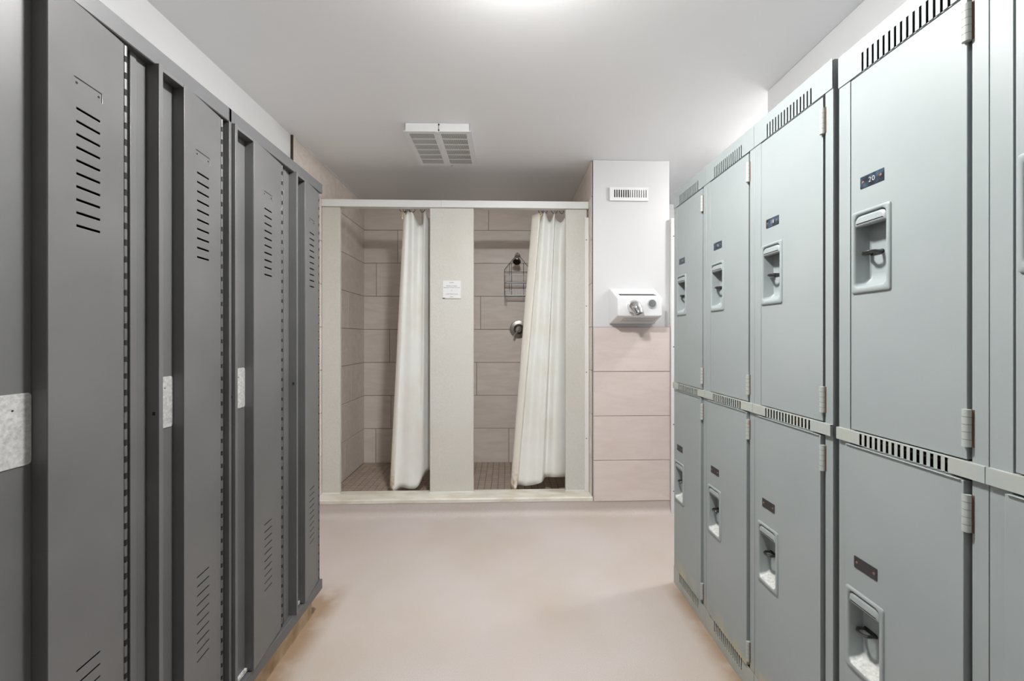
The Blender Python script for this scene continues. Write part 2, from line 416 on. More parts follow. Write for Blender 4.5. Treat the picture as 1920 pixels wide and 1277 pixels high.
# ------------------------------------------------------------------ shower front
PY = 2.862
def thing(name, loc, label, cat, group=None): return tag(empty(name, loc), label, cat, group)
mb = MB(SK)                                   # sill: rounded front edge
mb.prism([(XL + .012, CY - .012, .089), (XL + .012, CY - .012, .112), (XL + .012, CY - .006, .118), (XL + .012, 2.905, .118), (XL + .012, 2.905, .089)], (CX0 - .004 - XL - .012, 0, 0))
tag(mb.build('shower_sill', M_MARBLE, bevel=.002), 'long cream marble sill along the foot of the two shower openings', 'sill')
def pilaster(x0, x1, label):
    mb = MB(SK); mb.box(x0, x1, PY, PY + .028, .118, 2.150)
    o = mb.build('shower_partition_panel', M_PANEL, bevel=.002); tag(o, label, 'panel', None)
    mb = MB(SK); mb.box(x0 - .003, x1 + .003, PY - .006, PY, .118, .124)
    mb.build('sealant_bead', M_WHITE, o)
    return o
pilaster(XL + .012, -1.183, 'pale speckled upright panel between the grey lockers and the left shower opening')
pilaster(-.548, -.237, 'wide pale speckled upright panel between the two shower openings, carrying a notice')
pilaster(.425, .579, 'narrow pale speckled upright panel between the right shower opening and the white pillar')
mb = MB(SK); mb.box(-.407, -.379, PY + .03, SYB, FZ, 2.02)
tag(mb.build('shower_divider', M_PANEL, bevel=.002), 'thin stone divider standing between the two shower stalls behind the wide panel', 'divider')
mb = MB(SK)
mb.box(XL + .012, -.465, PY - .012, PY + .040, 2.1515, 2.202); mb.box(-.4645, .590, PY - .014, PY + .040, 2.1515, 2.202)
tag(mb.build('head_rail', M_ALU, bevel=.002), 'white metal rail across the top of the shower front', 'rail')
# metal channel with screws at the right end of the shower front
def channel(name, x0, x1, y0, y1, z0, z1, screws, label, sk):
    o = empty(name, ((x0 + x1) / 2, y0 + sk * x0, z0)); tag(o, label, 'metal channel')
    mb = MB(sk); mb.box(x0, x1, y0, y1, z0, z1); mb.build('channel_strip', M_ALU, o, bevel=.001)
    for z in screws:
        mb = MB(sk); mb.lathe(((x0 + x1) / 2 - .003, y0, z), (0, -1, 0), [(0, .004), (.0015, .0038), (.0022, .002)], 12)
        mb.build('screw', M_STEELDARK, o)
    return o
channel('wall_channel', .560, .590, PY - .022, PY - .001, .119, 2.086, (1.925, .975, 1.45, .5), 'white vertical channel with dark screws between the shower panel and the white pillar', SK)
channel('partition_post', CX1 + .004, CX1 + .045, 2.735, 2.765, 0, 2.055, (1.93, 1.16, .62, .155), 'white vertical post with small screws between the white pillar and the green lockers', SK)
mb = MB(SK); mb.box(CX1 + .046, XH - .002, 2.742, 2.765, .0, 2.05)
tag(mb.build('partition_screen', M_WHITE), 'white partition screen behind the green lockers', 'partition')

# notice on the wide panel
o = empty('notice', (-.39, PY - .002 + SK * -.39, 1.506)); tag(o, 'small square white printed notice on the panel between the showers', 'sign')
mb = MB(SK); mb.box(-.4555, -.328, PY - .0035, PY - .0005, 1.506, 1.631); mb.build('card', M_WPLAST, o)
mb = MB(SK)
for s_, z_, sz, mi in (('S.V.P.', 1.616, .0135, 1), ('FERMER LE RIDEAU', 1.5925, .0092, 0), ('PENDANT VOTRE DOUCHE', 1.5805, .0092, 0), ('ET', 1.559, .008, 0), ('LAVER APRES USAGE', 1.5345, .0092, 0), ('MERCI', 1.5145, .008, 0)):
    mb.text(s_, sz, (-.392, PY - .004, z_), (1, 0, 0), (0, 0, 1), mi)
mb.build('lettering', [M_BLACKINK, M_BLACKINK2], o)
mb = MB(SK); mb.box(-.4565, -.327, PY - .005, PY - .0005, 1.5025, 1.506, 0); mb.box(-.457, -.440, PY - .006, PY - .0005, 1.503, 1.5075, 1); mb.build('card_holder_edge', [M_GALV, M_DARK], o)

# curtain rods and rings
def rod(x0, x1, label):
    mb = MB(SK); mb.tube([(x0, 2.925, 2.177), (x1, 2.925, 2.177)], .0115, 16)
    o = mb.build('curtain_rod', M_ALU); tag(o, label, 'curtain rod')
    for x, s_ in ((x0, 1), (x1, -1)):
        mb = MB(SK); mb.lathe((x, 2.925, 2.177), (s_, 0, 0), [(0, .021), (.006, .021), (.01, .014)], 20); mb.build('end_flange', M_STEELDARK, o)
    return o
rod(XL + .012, -.408, 'thin white curtain rod in the left shower opening')
rod(-.378, CX0 - .012, 'thin white curtain rod in the right shower opening')
def ring(x, y, tilt, label, group, brass=False):
    mb = MB(SK); n_ = 20; r = .0255
    pts = [(x + r * math.sin(2 * PI * k / n_) * math.sin(tilt), y + r * math.sin(2 * PI * k / n_) * math.cos(tilt), 2.163 + r * math.cos(2 * PI * k / n_) * 1.0) for k in range(n_)]
    mb.tube(pts, .0021, 6, closed=True)
    o = mb.build('curtain_ring', M_WIRE); tag(o, label, 'curtain ring', group)
for x, t, lb in ((-.757, .9, 'first dark ring from the left, at the clip of the left shower curtain'), (-.737, -1.0, 'dark ring beside the clip at the top left of the left shower curtain'), (-.690, .8, 'dark ring above the sagging middle of the left shower curtain'), (-.612, -.9, 'dark ring at the right hem peak of the left shower curtain')):
    ring(x, 2.925, t, lb, 'rings of the left shower curtain')
for x, t, lb in ((.250, .9, 'dark ring at the clip on the left of the right shower curtain'), (.276, 1.15, 'second dark ring of the right shower curtain, overlapping the clip ring'), (.350, 1.2, 'dark ring over the notch of the right shower curtain'), (.404, .8, 'dark ring of the right shower curtain nearest the narrow panel')):
    ring(x, 2.925, t, lb, 'rings of the right shower curtain')
for x, lb in ((-.757, 'small brass clip at the top left corner of the left shower curtain'), (.248, 'small brass clip at the top of the right shower curtain')):
    mb = MB(SK); mb.tube([(x, 2.915, 2.122), (x - .004, 2.906, 2.132), (x + .006, 2.902, 2.136), (x + .012, 2.906, 2.128), (x + .004, 2.908, 2.118), (x - .001, 2.912, 2.10), (x, 2.914, 2.085)], .0045, 8)
    tag(mb.build('curtain_clip', M_SEAL), lb, 'clip')

# ---- shower curtains
def cr(p0, p1, p2, p3, t):
    return 0.5 * ((2 * p1) + (-p0 + p2) * t + (2 * p0 - 5 * p1 + 4 * p2 - p3) * t * t + (-p0 + 3 * p1 - 3 * p2 + p3) * t ** 3)
def curtain(cols, label, hem_cols, seed):
    """cols: (x_top, y_top, z_top, x_bot, y_bot, z_bot, dy_mid) of each fold line"""
    per, rowsn = 6, 46; rnd = random.Random(seed)
    ks = []
    for i in range(len(cols) - 1):
        for k in range(per): ks.append((i, k / per))
    ks.append((len(cols) - 2, 1.0))
    dents = [(rnd.uniform(.1, .95), rnd.uniform(.5, .97), rnd.uniform(.05, .1), rnd.uniform(-1, 1)) for _ in range(9)]
    grid = []
    for (i, t) in ks:
        g = lambda j, c: cols[min(max(j, 0), len(cols) - 1)][c]
        v = [cr(g(i - 1, c), g(i, c), g(i + 1, c), g(i + 2, c), t) for c in range(7)]
        colm = []
        for r in range(rowsn + 1):
            f = r / rowsn; ff = f ** .9
            x = v[0] + (v[3] - v[0]) * f; y = v[1] + (v[4] - v[1]) * ff + v[6] * math.sin(PI * f)
            z_ = v[2] + (v[5] - v[2]) * f
            u_ = (i + t) / (len(cols) - 1)
            for du, dv, dr, da in dents:
                y += .007 * da * math.exp(-(((u_ - du) / .09) ** 2 + ((f - dv - .25 * (u_ - du)) / dr) ** 2))
            colm.append((x, y, z_))
        grid.append(colm)
    body, hem = MB(SK), MB(SK)
    for i in range(len(grid) - 1):
        for r in range(rowsn):
            q = [grid[i][r], grid[i + 1][r], grid[i + 1][r + 1], grid[i][r + 1]]
            (hem if ks[i][0] in hem_cols else body).face(q)
    for b in (body, hem): bmesh.ops.remove_doubles(b.bm, verts=b.bm.verts, dist=1e-6)
    o = body.build('shower_curtain', M_VINYL, solid=.0012); tag(o, label, 'curtain')
    hem.build('side_hem', M_HEM, o, solid=.0012)
    # eyelets are punched in the top border
    return o
K = .00392
def zt(py): return min(2.156, H + (632 - py) * K)
def xt(px): return (px - 950) * K
curtain([(xt(764), 2.985, zt(400), xt(744), 2.975, zt(914), 0),
         (xt(757), 2.955, zt(396), xt(731.5), 2.95, zt(915), 0),
         (xt(763), 2.925, zt(404), xt(741), 2.912, zt(921), 0),
         (xt(769), 2.930, zt(394), xt(752), 2.935, zt(913), -.004),
         (xt(777), 2.915, zt(404), xt(768), 2.915, zt(913), .004),
         (xt(785), 2.955, zt(421), xt(779), 2.920, zt(914), -.002),
         (xt(793), 2.945, zt(419), xt(787), 2.922, zt(907), 0),
         (xt(798), 2.915, zt(396), xt(793), 2.945, zt(895), -.012),
         (xt(803), 2.950, zt(408), xt(799), 2.985, zt(888), .0),
         (xt(809), 2.985, zt(404), xt(806), 2.995, zt(882), .0)],
        'long white vinyl curtain gathered at the right of the left shower opening', (0, 1), 3)
curtain([(xt(1004), 2.985, zt(402), xt(972), 2.985, zt(915), 0),
         (xt(998), 2.95, zt(402), xt(957), 2.935, zt(913), 0),
         (xt(1012), 2.912, zt(400.5), xt(966.5), 2.900, zt(922), 0),
         (xt(1014.5), 2.938, zt(402), xt(971), 2.935, zt(911), 0),
         (xt(1021), 2.915, zt(397), xt(986), 2.915, zt(910), -.006),
         (xt(1031), 2.940, zt(415), xt(1003), 2.925, zt(909), .002),
         (xt(1040), 2.915, zt(399), xt(1016), 2.912, zt(903), -.008),
         (xt(1041.5), 2.965, zt(404), xt(1024), 2.965, zt(899), .0),
         (xt(1052), 2.950, zt(415), xt(1038), 2.920, zt(895), -.01),
         (xt(1062), 2.945, zt(404), xt(1064), 2.955, zt(898), .0)],
        'long white vinyl curtain gathered at the right of the right shower opening', (0, 1, 2), 8)

# ---- shower fittings of the right stall
YS = YB - .012
o = empty('wall_shower', (.099, YS, 1.93)); tag(o, 'small tarnished chrome shower head on the back wall of the right shower', 'shower head')
mb = MB(); mb.lathe((.099, YS, 1.979), (0, -1, 0), [(0, .026), (.004, .026), (.009, .021), (.012, .010)], 28); mb.build('wall_flange', M_CHROME, o)
mb = MB(); arm = [(.099, YS - .008, 1.979), (.099, YS - .05, 1.981), (.099, YS - .09, 1.973), (.098, YS - .125, 1.948)]
mb.tube(arm, .010, 12); mb.build('shower_arm', M_CHROME, o)
mb = MB(); ax = Vector((-.12, -.62, -.78)).normalized(); c = Vector((.098, YS - .120, 1.952))
mb.lathe(c, ax, [(0, .011), (.012, .015), (.02, .015), (.028, .018), (.05, .027), (.07, .036), (.078, .037), (.082, .034)], 28); mb.build('spray_head', M_NICKEL, o)
mb = MB(); mb.lathe(c + ax * .0825, ax, [(0, .031), (.002, .030)], 24); mb.build('nozzle_face', M_WIRE, o)
o = empty('shower_valve', (.112, YS, 1.22)); tag(o, 'round chrome shower mixer valve half hidden by the right curtain', 'valve')
mb = MB(); mb.lathe((.112, YS, 1.300), (0, -1, 0), [(0, .083), (.004, .083), (.008, .079), (.010, .060), (.012, .045)], 40); mb.build('escutcheon', M_NICKEL, o)
mb = MB(); mb.lathe((.112, YS - .01, 1.300), (0, -1, 0), [(0, .048), (.012, .044), (.03, .026), (.05, .022), (.056, .016)], 32); mb.build('valve_hub', M_CHROME, o)
mb = MB(); mb.tube([(.112, YS - .052, 1.300), (.085, YS - .066, 1.262), (.066, YS - .072, 1.232)], .009, 12, radii=[.012, .009, .012]); mb.build('lever', M_CHROME, o)
o = empty('shower_caddy', (.099, YS - .06, 1.58)); tag(o, 'wire shower caddy with two shelves hanging from the shower head arm', 'caddy')
yc = YS - .03
X0, X1 = -.020, .218
mb = MB(); mb.tube([(.099, yc - .02, 1.996), (.088, yc - .018, 1.975), (X0, yc, 1.846), (X0, yc, 1.61)], .0024, 6)
mb.tube([(.099, yc - .02, 1.996), (.110, yc - .018, 1.975), (X1, yc, 1.846), (X1, yc, 1.61)], .0024, 6)
mb.tube([(X0, yc, 1.824), (X1, yc, 1.824)], .0026, 6)
mb.tube([(.044, yc - .003, 1.905), (.044, yc - .003, 1.606)], .0022, 6); mb.tube([(.154, yc - .003, 1.905), (.154, yc - .003, 1.606)], .0022, 6)
mb.build('hanging_frame', M_WIRE, o)
for z0, z1 in ((1.715, 1.775), (1.60, 1.640)):
    mb = MB()
    for zz, rr in ((z0, .004), (z1, .0028)):
        mb.tube([(X0 + .006, yc, zz), (X0 + .006, yc - .085, zz), (X0 + .02, yc - .098, zz), (X1 - .02, yc - .098, zz), (X1 - .006, yc - .085, zz), (X1 - .006, yc, zz)], rr, 6)
    for k in range(9):
        xx = X0 + .02 + k * (X1 - X0 - .04) / 8; mb.tube([(xx, yc, z0), (xx, yc - .098, z0), (xx, yc - .098, z1)], .0016, 5)
    for yy in (yc - .02, yc - .05, yc - .075): mb.tube([(X0 + .008, yy, z0), (X1 - .008, yy, z0)], .0016, 5)
    mb.build('wire_shelf', M_CLEAR, o)
mb = MB(); mb.tube([(X0 + .004, yc - .02, 1.605), (X0 + .004, yc - .02, 1.548), (X0 + .012, yc - .04, 1.540), (X0 + .022, yc - .055, 1.545), (X0 + .022, yc - .055, 1.575)], .0028, 6); mb.build('hook', M_CLEAR, o)

# ------------------------------------------------------------------ pillar: vent grille and hand dryer
o = empty('wall_vent', (.852, CY - .002 + SK * .852, 2.176)); tag(o, 'small white vent grille with vertical slots high on the white pillar', 'vent')
vx0, vx1, vz0, vz1 = .716, .989, 2.177, 2.271
mb = MB(SK); hs = []
x0s, pitch = .7475, .0158
for k in range(15):
    a = x0s + k * pitch - vx0; hs.append((a, a + .0085 if k < 7 else a + .0055, .0235, .0765))
mb.plate((vx0, CY - .010, vz0), (1, 0, 0), (0, 0, 1), (0, -1, 0), vx1 - vx0, vz1 - vz0, hs, .004)
mb.box(vx0, vx1, CY - .0065, CY - .001, vz0, vz0 + .004); mb.box(vx0, vx1, CY - .0065, CY - .001, vz1 - .004, vz1)
mb.build('grille_plate', M_WPLAST, o, bevel=.001)
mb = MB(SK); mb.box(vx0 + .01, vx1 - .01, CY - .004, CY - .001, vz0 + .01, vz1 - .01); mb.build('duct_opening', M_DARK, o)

DX0, DX1 = .712, 1.034; DYF = CY - .172
o = empty('hand_dryer', (.873, CY + SK * .873, 1.318)); tag(o, 'white hand dryer with chrome nozzle on the pillar above the warm-toned tiles', 'hand dryer')
def rect_loop(x0, x1, z0, z1, y, r=.008):
    return [(a, y, b) for a, b in rrect(x0, x1, z0, z1, r, 3)]
mb = MB(SK)
mb.loft([rect_loop(DX0, DX1, 1.320, 1.564, CY - .001), rect_loop(DX0, DX1, 1.320, 1.562, CY - .016), rect_loop(DX0 + .003, DX1 - .004, 1.326, 1.556, CY - .03),
         rect_loop(DX0 + .012, DX1 - .012, 1.3635, 1.490, DYF + .008), rect_loop(DX0 + .016, DX1 - .016, 1.3685, 1.484, DYF)], True, True)
mb.build('dryer_cover', M_WENAM, o, bevel=.001)
ccx, ccz = .829, 1.424
mb = MB(SK); mb.lathe((ccx, DYF + .001, ccz), (0, -1, 0), [(0, .050), (.006, .049), (.010, .042)], 36); mb.build('nozzle_collar', M_WENAM, o)
mb = MB(SK)
ax0 = Vector((0, -1, 0)); loops = []
prof_n = [((0, 0, .002), .043, 0), ((0, -.014, .003), .0435, 8), ((.002, -.030, -.003), .0415, 26), ((.006, -.043, -.013), .037, 46), ((.011, -.052, -.027), .031, 62), ((.016, -.056, -.043), .0265, 72), ((.018, -.057, -.050), .0275, 74)]
for (dx, dy, dz), r, a in prof_n:
    a = math.radians(a); cdir = Vector((.32 * math.sin(a), -math.cos(a), -math.sin(a))).normalized()
    u_ = Vector((1, 0, 0)); u_ = (u_ - cdir * u_.dot(cdir)).normalized(); v_ = cdir.cross(u_)
    cc = Vector((ccx + dx, DYF - .008 + dy, ccz + dz))
    loops.append([cc + (u_ * math.cos(2 * PI * k / 28) + v_ * math.sin(2 * PI * k / 28)) * r for k in range(28)])
mb.loft(loops, True, False)
mb.build('nozzle', M_CHROME, o, solid=.001)
mb = MB(SK); mb.lathe((.950, DYF + .001, 1.447), (0, -1, 0), [(0, .0285), (.004, .028), (.016, .0265), (.019, .0245), (.0195, .01)], 36); mb.build('push_button', M_CHROME, o)
mb = MB(SK)
sl = lambda t: (CY - .03 + (DYF + .008 - CY + .03) * t, 1.556 + (1.490 - 1.556) * t)
(y1_, z1_), (y2_, z2_) = sl(.62), sl(.80)
mb.prism([(.748, y1_, z1_ + .0005), (.985, y1_, z1_ + .0005), (.998, y2_, z2_ + .0005), (.752, y2_, z2_ + .0005)], (0, -.0006, .0016)); mb.build('air_intake_strip', M_STEELDARK, o)
mb = MB(SK)
for r_ in range(4):
    for k in range(26):
        t = .25 + r_ * .17; x_ = .775 + k * .0088 + (.004 if r_ % 2 else 0)
        yy = CY - .03 + (DYF + .008 - CY + .03) * t; zz = 1.326 + (1.3635 - 1.326) * t
        mb.prism([(x_, yy, zz - .0004), (x_ + .004, yy, zz - .0004), (x_ + .004, yy - .009, zz + .0018), (x_, yy - .009, zz + .0018)], (0, 0, -.0008))
mb.build('intake_holes', M_STEELDARK, o)

# ------------------------------------------------------------------ ceiling exhaust vent
ex0, ex1, ey0, ey1, ez = -.592, -.210, 2.302, 2.752, 2.4175
o = empty('exhaust_vent', ((ex0 + ex1) / 2, (ey0 + ey1) / 2, CEIL - .001)); tag(o, 'white double louvred exhaust vent cover on the ceiling in front of the showers', 'vent')
mb = MB(); mb.box(ex0 + .004, ex1 - .004, ey0 + .004, ey0 + .008, ez, CEIL - .001); mb.box(ex0 + .004, ex1 - .004, ey1 - .008, ey1 - .004, ez, CEIL - .001)
mb.box(ex0 + .004, ex0 + .008, ey0 + .004, ey1 - .004, ez, CEIL - .001); mb.box(ex1 - .008, ex1 - .004, ey0 + .004, ey1 - .004, ez, CEIL - .001)
mb.build('housing', M_WPLAST, o, bevel=.001)
mb = MB(); hs = []; EW, EL = ex1 - ex0 + .008, ey1 - ey0 + .006
ng = 21
for (a0, a1) in ((.030, .172), (.214, .362)):
    for rr in range(6):
        v0 = .028 + rr * .068; v1 = v0 + .058
        for k in range(ng):
            p_ = (a1 - a0) / ng; hs.append((a0 + k * p_, a0 + k * p_ + p_ * .52, v0, v1))
mb.plate((ex0 - .004, ey0 - .003, ez - .006), (1, 0, 0), (0, 1, 0), (0, 0, -1), EW, EL, hs, .005)
mb.build('louvred_cover', M_WPLAST, o)
mb = MB(); mb.box(ex0 - .004 + .186, ex0 - .004 + .200, ey0, ey1, ez - .010, ez - .0062); mb.build('centre_rib', M_WPLAST, o)
mb = MB(); mb.box(ex0 + .012, ex1 - .012, ey0 + .012, ey1 - .012, CEIL - .012, CEIL - .002); mb.build('filter_mesh', M_GTRIM, o)
for x_, y_, z_ in ((-.391, ey0 - .001, CEIL - .012), (-.391, ey0 - .003, ez + .001), (-.377, ey1 + .006, ez - .004)):
    mb = MB(); mb.lathe((x_, y_ , z_), (0, -1, 0), [(0, .0045), (.004, .004), (.007, .002)], 10); mb.build('fixing_screw', M_WIRE, o)
mb = MB(); mb.tube([(-.391, ey0 - .004, CEIL - .012), (-.391, ey0 - .006, ez + .002)], .0012, 5); mb.build('retaining_wire', M_WIRE, o)

# ------------------------------------------------------------------ grey single-door lockers (left)
GX = -.836                                   # frame plane
GZ0, GZ1 = .117, 1.905
def grey_locker(y0, yr, ye, yh, y1, label, plate=True, filler=False, joint=False):
    root = empty('tall_locker', ((XL + GX) / 2, (y0 + y1) / 2, GZ0)); tag(root, label, 'locker', 'tall dark grey lockers')
    xb = XL + .02
    mb = MB()
    mb.box(xb, GX - .004, y0 + .0005, y0 + .002, GZ0, GZ1 - .002); mb.box(xb, GX - .004, y1 - .002, y1 - .0005, GZ0, GZ1 - .002)
    mb.box(xb, xb + .0015, y0 + .002, y1 - .002, GZ0, GZ1 - .002)
    mb.box(xb, GX - .004, y0 + .002, y1 - .002, GZ1 - .004, GZ1 - .002); mb.box(xb, GX - .004, y0 + .002, y1 - .002, GZ0, GZ0 + .002)
    mb.box(GX - .02, GX, y0 + .0005, yr - .002, GZ0, GZ1 - .002)
    ys = (yh + .006 + y1) / 2
    mb.box(GX - .02, GX - .002, yh + .006, ys, GZ0, GZ1 - .002); mb.box(GX - .02, GX + .003, ys + .0015, y1 - .0005, GZ0, GZ1 - .002)
    if filler: mb.box(GX - .02, GX + .020, y0 + .001, yr - .003, GZ0, GZ1 - .002)
    mb.build('cabinet_body', M_GREY, root, bevel=.0012)
    mb = MB(); mb.prism([(GX - .004, y0, 1.862), (GX + .018, y0, 1.862), (GX + .020, y0, 1.864), (GX + .020, y0, GZ1 - .003), (GX + .017, y0, GZ1), (GX - .004, y0, GZ1)], (0, y1 - y0 - (.0012 if joint else 0), 0)); mb.build('top_trim', M_GTRIM, root)
    mb = MB(); mb.prism([(GX - .004, y0, GZ0 - .002), (GX + .018, y0, GZ0 - .002), (GX + .020, y0, GZ0), (GX + .020, y0, .156), (GX + .018, y0, .158), (GX - .004, y0, .158)], (0, y1 - y0, 0)); mb.build('bottom_trim', M_GTRIM, root)
    # door: ridge, groove and face are one folded sheet
    d0, d1 = .162, 1.860
    rw = .011; O1, OH = .029, .012
    mb = MB()
    zl = 1.050
    mb.box(GX - .004, GX + O1, yr, yr + rw, d0 - .004, d1 + .004)
    mb.box(GX - .004, GX, yr + rw, ye, d0, d1)
    mb.box(GX - .004, GX + O1 - .002, ye, ye + .0018, d0, d1)
    mb.box(GX, GX + O1 - .001, yr + rw, ye, d1 - .008, d1)
    U = Vector((OH - O1, yh - ye, 0)); ul = U.length; N_ = Vector((U.y, -U.x, 0)).normalized()
    um = .5 * ul - .002
    holes = []
    for k in range(10): holes.append((um - .025, um + .025, 1.659 - k * .0247 - d0, 1.6635 - k * .0247 - d0))
    for k in range(10): holes.append((um - .025, um + .025, .5935 - k * .0247 - d0, .597 - k * .0247 - d0))
    holes.append((um - .029, um + .029, 1.7005 - d0, 1.7195 - d0))
    mb.plate((GX + O1, ye, d0), U, (0, 0, 1), N_, ul, d1 - d0, holes, .0016)
    mb.box(GX - .004, GX + OH - .002, yh - .002, yh, d0, d1)
    # stops behind the louvres so that the cabinet reads dark inside
    door = mb.build('door', M_GREY, root, bevel=.0010)
    Un = U.normalized(); P0 = Vector((GX + O1, ye, 0)) - N_ * .0017
    mb = MB(); a = P0 + Un * (um - .033); mb.plate((a.x, a.y, 1.697), Un, (0, 0, 1), N_, .066, .026, [], .001)
    for s_ in (.010, .056):
        b_ = a + Un * s_; mb.cyl((b_.x + .0001, b_.y, 1.710), N_, .0022, .0006, 10, 1)
    mb.build('number_recess', [M_GREY, M_DARK], door)
    mb = MB(); b_ = Vector((GX + OH + .0005, yh + .003, 0)); z_ = d0 + .004; k = 0
    while z_ < d1 - .004:
        mb.cyl((b_.x - .002, b_.y, z_), (0, 0, 1), .0042 if k % 2 else .0036, .0225 if k % 2 else .0115, 8, k % 2); z_ += .0235 if k % 2 else .0125; k += 1
    mb.build('piano_hinge', [M_DARK, M_GREY], door)
    mb = MB(); mb.box(GX + .0002, GX + .008, yr + rw + .0005, ye - .0005, d0, d0 + .010); mb.build('groove_ledge', M_DUST, door)
    if plate:
        mb = MB(); mb.prism([(GX + .0002, y_, z_) for y_, z_ in rrect(yr + rw + .006, ye - .001, 1.006, 1.131, .006, 3)], (.0012, 0, 0))
        mb.cyl((GX + .001, (yr + ye) / 2 + .012, 1.103), (1, 0, 0), .0016, .0008, 8, 1)
        mb.build('strike_plate', [M_GALV, M_DARK], door)
    mb = MB(); mb.box(GX + .013, GX + .022, yr - .0008, yr - .0001, zl - .006, zl + .006, 0); mb.box(GX + .0145, GX + .0205, yr - .0011, yr - .0006, zl - .004, zl + .004, 1)
    mb.build('latch_hole', [M_GREY, M_DARK], door)
    return root
grey_locker(.600, .632, .712, .869, .908, 'dark grey tall locker nearest the viewer, at the left edge, with a scratched door')
grey_locker(.908, .936, 1.008, 1.160, 1.182, 'dark grey tall locker, second from the viewer, left of the joint in the top trim', joint=True)
grey_locker(1.182, 1.196, 1.283, 1.469, 1.520, 'dark grey tall locker, third from the viewer, right of the joint in the top trim', filler=True)
grey_locker(1.520, 1.542, 1.607, 1.757, 1.775, 'dark grey tall locker at the far end of the row, beside the shower front', plate=False)
mb = MB(); mb.box(XL + .02, GX - .022, .60, 1.765, 0, GZ0 - .0025)
tag(mb.build('locker_plinth', M_PLINTH), 'tan stained plinth under the row of dark grey lockers', 'plinth')

# ------------------------------------------------------------------ green two-door lockers (right)
RX = .840
def slots(yf, yn, z0, z1, zb, wd=.0052):
    """15 vertical slots in plate coordinates (u runs from the far edge towards the viewer)"""
    return [(.066 + .0131 * k, .066 + .0131 * k + wd, z0 - zb, z1 - zb) for k in range(15)]
def recess_handle(y_far, zb, door, X):
    """pressed-in pull with a curved cover flap and a padlock loop"""
    y1, y0 = y_far, y_far - .099; z0, z1 = zb, zb + .195
    mb = MB()
    def L(iy, zl, zh, d, r, rt=None): return [(X + d, a, b) for a, b in rrect(y0 + iy, y1 - iy, z0 + zl, z1 - zh, r, 5, rt)]
    mb.loft([L(0, 0, 0, .001, .006), L(.0008, .0008, .0008, -.003, .006), L(.0028, .003, .003, -.0048, .006), L(.0075, .0115, .007, -.0048, .011), L(.0095, .0140, .009, -.003, .012), L(.0105, .0155, .010, .001, .012),
             L(.0125, .021, .012, .018, .010), L(.0145, .032, .013, .029, .008), L(.020, .046, .018, .0315, .006)], False, True)
    h = mb.build('handle_recess', M_PULL, door)
    mb = MB()
    def F(i, d): return [(X + d, a, b) for a, b in rrect(y0 + .0108 + i, y1 - .0108 - i, z0 + .158 + i, z1 - .0125 - i, .0015, 4, .013)]
    mb.loft([F(0, .010), F(0, -.001), F(.002, -.0035), F(.006, -.0045)], True, True); mb.build('latch_flap', M_PULL, door)
    mb = MB(); cy = y0 + .066; zc = z0 + .096
    pts = [(X + .031, cy + .013, zc), (X + .013, cy + .016, zc)] + [(X + .013 - .010 * math.sin(math.radians(a)), cy + .013 * math.cos(math.radians(a)), zc) for a in range(15, 180, 15)] + [(X + .013, cy - .013, zc), (X + .031, cy - .013, zc)]
    mb.tube(pts, .0036, 8)
    mb.build('padlock_loop', M_STEELDARK, door)
    mb = MB(); mb.prism([(X + .0308, a, b) for a, b in rrect(cy - .017, cy + .019, zc - .005, zc + .005, .0045, 4)], (-.0012, 0, 0)); mb.build('loop_slot', M_DARK, door)
    return h
def number_plate(yc, zc, X, s_, door):
    mb = MB()
    mb.prism([(X, a, b) for a, b in rrect(yc - .0295, yc + .0295, zc - .0137, zc + .0137, .0012, 2)], (-.0012, 0, 0), 0)
    for d in (-.022, .022): mb.lathe((X - .0012, yc + d, zc), (-1, 0, 0), [(0, .0032), (.0008, .0028), (.0013, .001)], 10, 1)
    if s_: mb.text(s_, .0165, (X - .0014, yc, zc), (0, -1, 0), (0, 0, 1), 2, 1.08, -.00035)
    mb.build('number_plate', [M_PLATE if s_ else M_PLATED, M_COPPER, M_INK], door)
def hinge(yc, z0, door):
    mb = MB()
    for k in range(5): mb.cyl((RX - .004, yc, z0 + k * .0137), (0, 0, 1), .0066, .0129, 12, 0)
    for k in range(1, 5): mb.cyl((RX - .004, yc, z0 + k * .0137 - .001), (0, 0, 1), .0062, .0014, 12, 1)
    mb.box(RX - .001, RX + .0005, yc - .0085, yc - .004, z0, z0 + .068, 1)
    mb.build('hinge', [M_HINGE, M_RUST], door)
